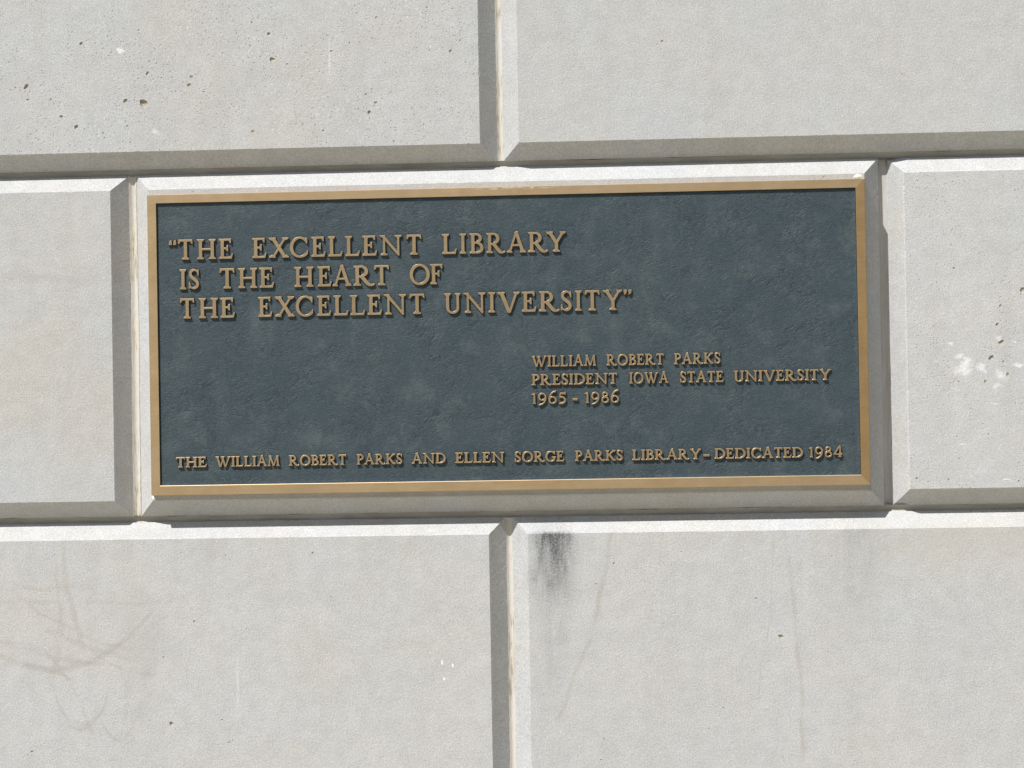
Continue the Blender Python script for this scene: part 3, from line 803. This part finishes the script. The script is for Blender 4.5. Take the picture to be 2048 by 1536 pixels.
def glyph_mesh(ch, cap, small):
    SW, TW = (.166, .092) if small else (.154, .079)
    polys, W = glyph_polys(ch, SW, TW)
    v2, fl = [], []
    for p in polys:
        b = len(v2); v2 += [Vector((x*cap, y*cap)) for x, y in p]; fl.append(list(range(b, b+len(p))))
    rv, re, rf, ov, oe, of = delaunay_2d_cdt(v2, [], fl, 0, 1e-5, True)
    keep = [f for f, o in zip(rf, of) if o]
    cnt = {}
    for f in keep:
        for i in range(len(f)):
            e = (f[i], f[(i+1) % len(f)]); cnt[e] = cnt.get(e, 0)+1
    nxt = {}
    for (a, b) in cnt:
        if (b, a) not in cnt: nxt.setdefault(a, []).append(b)
    # outward normal per boundary vertex
    prv = {}
    for a, bs in nxt.items():
        for b in bs: prv.setdefault(b, []).append(a)
    nrm = {}
    for v in nxt:
        a = rv[prv[v][0]]; b = rv[v]; c = rv[nxt[v][0]]
        d1 = (b-a).normalized(); d2 = (c-b).normalized()
        n1 = Vector((d1.y, -d1.x)); n2 = Vector((d2.y, -d2.x)); s = n1+n2
        l = s.length
        nrm[v] = (s/l)*min(1.6, 1.0/max(0.4, l/2)) if l > 1e-4 else n1
    verts = [(p.x, 0.0, p.y) for p in rv]; faces = [tuple(f) for f in keep]; idx = [0]*len(faces)
    layers = [(0.28, 0.22), (0.42, REC*0.5), (0.75, REC+0.45)]
    prev = {v: v for v in nxt}
    for li, (off, dep) in enumerate(layers):
        cur = {}
        for v in nxt:
            p = rv[v]; q = nrm[v]; cur[v] = len(verts); verts.append((p.x+q.x*off, dep, p.y+q.y*off))
        for a, bs in nxt.items():
            for b in bs:
                faces.append((prev[a], cur[a], cur[b], prev[b])); idx.append(0 if li == 0 else 1)
        prev = cur
    me = bpy.data.meshes.new('letter'); me.from_pydata([(x*MM, y*MM, z*MM) for x, y, z in verts], [], faces)
    me.validate(); me.materials.append(M_LETTER); me.materials.append(M_DARK)
    if len(me.polygons) == len(idx): me.polygons.foreach_set('material_index', idx)
    me.update()
    return me, W*cap
cache = {}
def place(ch, x0, x1, z, cap, small):
    key = (ch, round(cap, 1), small)
    if key not in cache: cache[key] = glyph_mesh(ch, cap, small)
    me, w = cache[key]
    name = 'digit' if ch.isdigit() else {'-': 'dash', '“': 'quotation_mark', '”': 'quotation_mark'}.get(ch, 'letter')
    o = bpy.data.objects.new(name, me); COL.objects.link(o); o.parent = plaque
    o.location = (x0*MM, (-TF+random.uniform(-0.05, 0.05))*MM, z*MM)
    o.scale = ((x1-x0)/w, 1, 1)
    if name == 'letter': o['label'] = 'raised bronze capital %s' % ch
    elif name == 'digit': o['label'] = 'raised bronze figure %s' % ch
CAP = 31.6
BIG = [
 (137.0, [('“', -540.7, -528.2), ('T', -525.2, -501.8), ('H', -494.5, -464.6), ('E', -459.0, -436.7), ('E', -404.9, -382.3), ('X', -377.7, -345.7), ('C', -344.0, -315.3), ('E', -309.2, -286.5), ('L', -282.0, -259.1), ('L', -254.6, -231.4), ('E', -226.9, -203.4), ('N', -199.1, -163.4), ('T', -155.7, -131.9), ('L', -98.5, -75.4), ('I', -70.2, -60.4), ('B', -54.4, -32.5), ('R', -27.7, 2.4), ('A', 5.6, 35.4), ('R', 39.4, 70.3), ('Y', 68.7, 98.9)]),
 (89.1, [('I', -523.4, -513.2), ('S', -509.2, -491.3), ('T', -458.6, -434.4), ('H', -428.2, -398.2), ('E', -394.1, -370.8), ('H', -337.5, -306.9), ('E', -299.9, -277.6), ('A', -275.7, -245.6), ('R', -241.8, -208.4), ('T', -208.6, -184.8), ('O', -151.4, -119.4), ('F', -118.3, -99.3)]),
 (42.0, [('T', -523.7, -500.5), ('H', -493.0, -462.5), ('E', -458.2, -434.9), ('E', -396.8, -374.5), ('X', -369.6, -338.0), ('C', -336.0, -308.4), ('E', -301.5, -279.0), ('L', -274.7, -251.2), ('L', -248.0, -224.2), ('E', -220.2, -197.2), ('N', -193.7, -157.7), ('T', -152.4, -128.4), ('U', -96.4, -70.8), ('N', -65.9, -30.5), ('I', -25.7, -15.4), ('V', -11.2, 24.0), ('E', 27.8, 50.6), ('R', 55.3, 87.2), ('S', 89.5, 107.9), ('I', 112.8, 122.9), ('T', 128.2, 151.8), ('Y', 157.4, 187.0), ('”', 190.2, 203.2)])]
for z, row in BIG:
    for ch, a, b in row: place(ch, a, b, z, CAP, False)
SMALL = [
 (-46.2, 16.9, [('WILLIAM', 41.9, 144.4), ('ROBERT', 161.2, 251.9), ('PARKS', 268.6, 341.9)]),
 (-75.6, 16.9, [('PRESIDENT', 41.4, 177.4), ('IOWA', 197.0, 258.7), ('STATE', 277.5, 346.3), ('UNIVERSITY', 362.9, 515.4)]),
 (-105.3, 16.9, [('1965', 40.9, 95.2), ('-', 105.9, 113.8), ('1986', 125.7, 179.6)]),
 (-197.7, 16.1, [('THE', -533.8, -484.6), ('WILLIAM', -469.5, -366.3), ('ROBERT', -350.7, -258.7), ('PARKS', -241.5, -168.2), ('AND', -152.9, -98.8), ('ELLEN', -82.9, -5.0), ('SORGE', 11.9, 90.8), ('PARKS', 108.4, 184.3), ('LIBRARY', 199.4, 308.2), ('-', 312.2, 321.7), ('DEDICATED', 329.9, 469.3), ('1984', 479.1, 531.1)])]
for z, cap, row in SMALL:
    for word, a, b in row:
        ws = []
        for ch in word: 
            key = (ch, round(cap, 1), True)
            if key not in cache: cache[key] = glyph_mesh(ch, cap, True)
            ws.append(cache[key][1])
        gap = cap*(0.22 if word[0].isdigit() else 0.10)
        k = ((b-a)-gap*(len(word)-1))/sum(ws)
        x = a
        for ch, w in zip(word, ws):
            place(ch, x, x+w*k, z, cap, True); x += w*k+gap
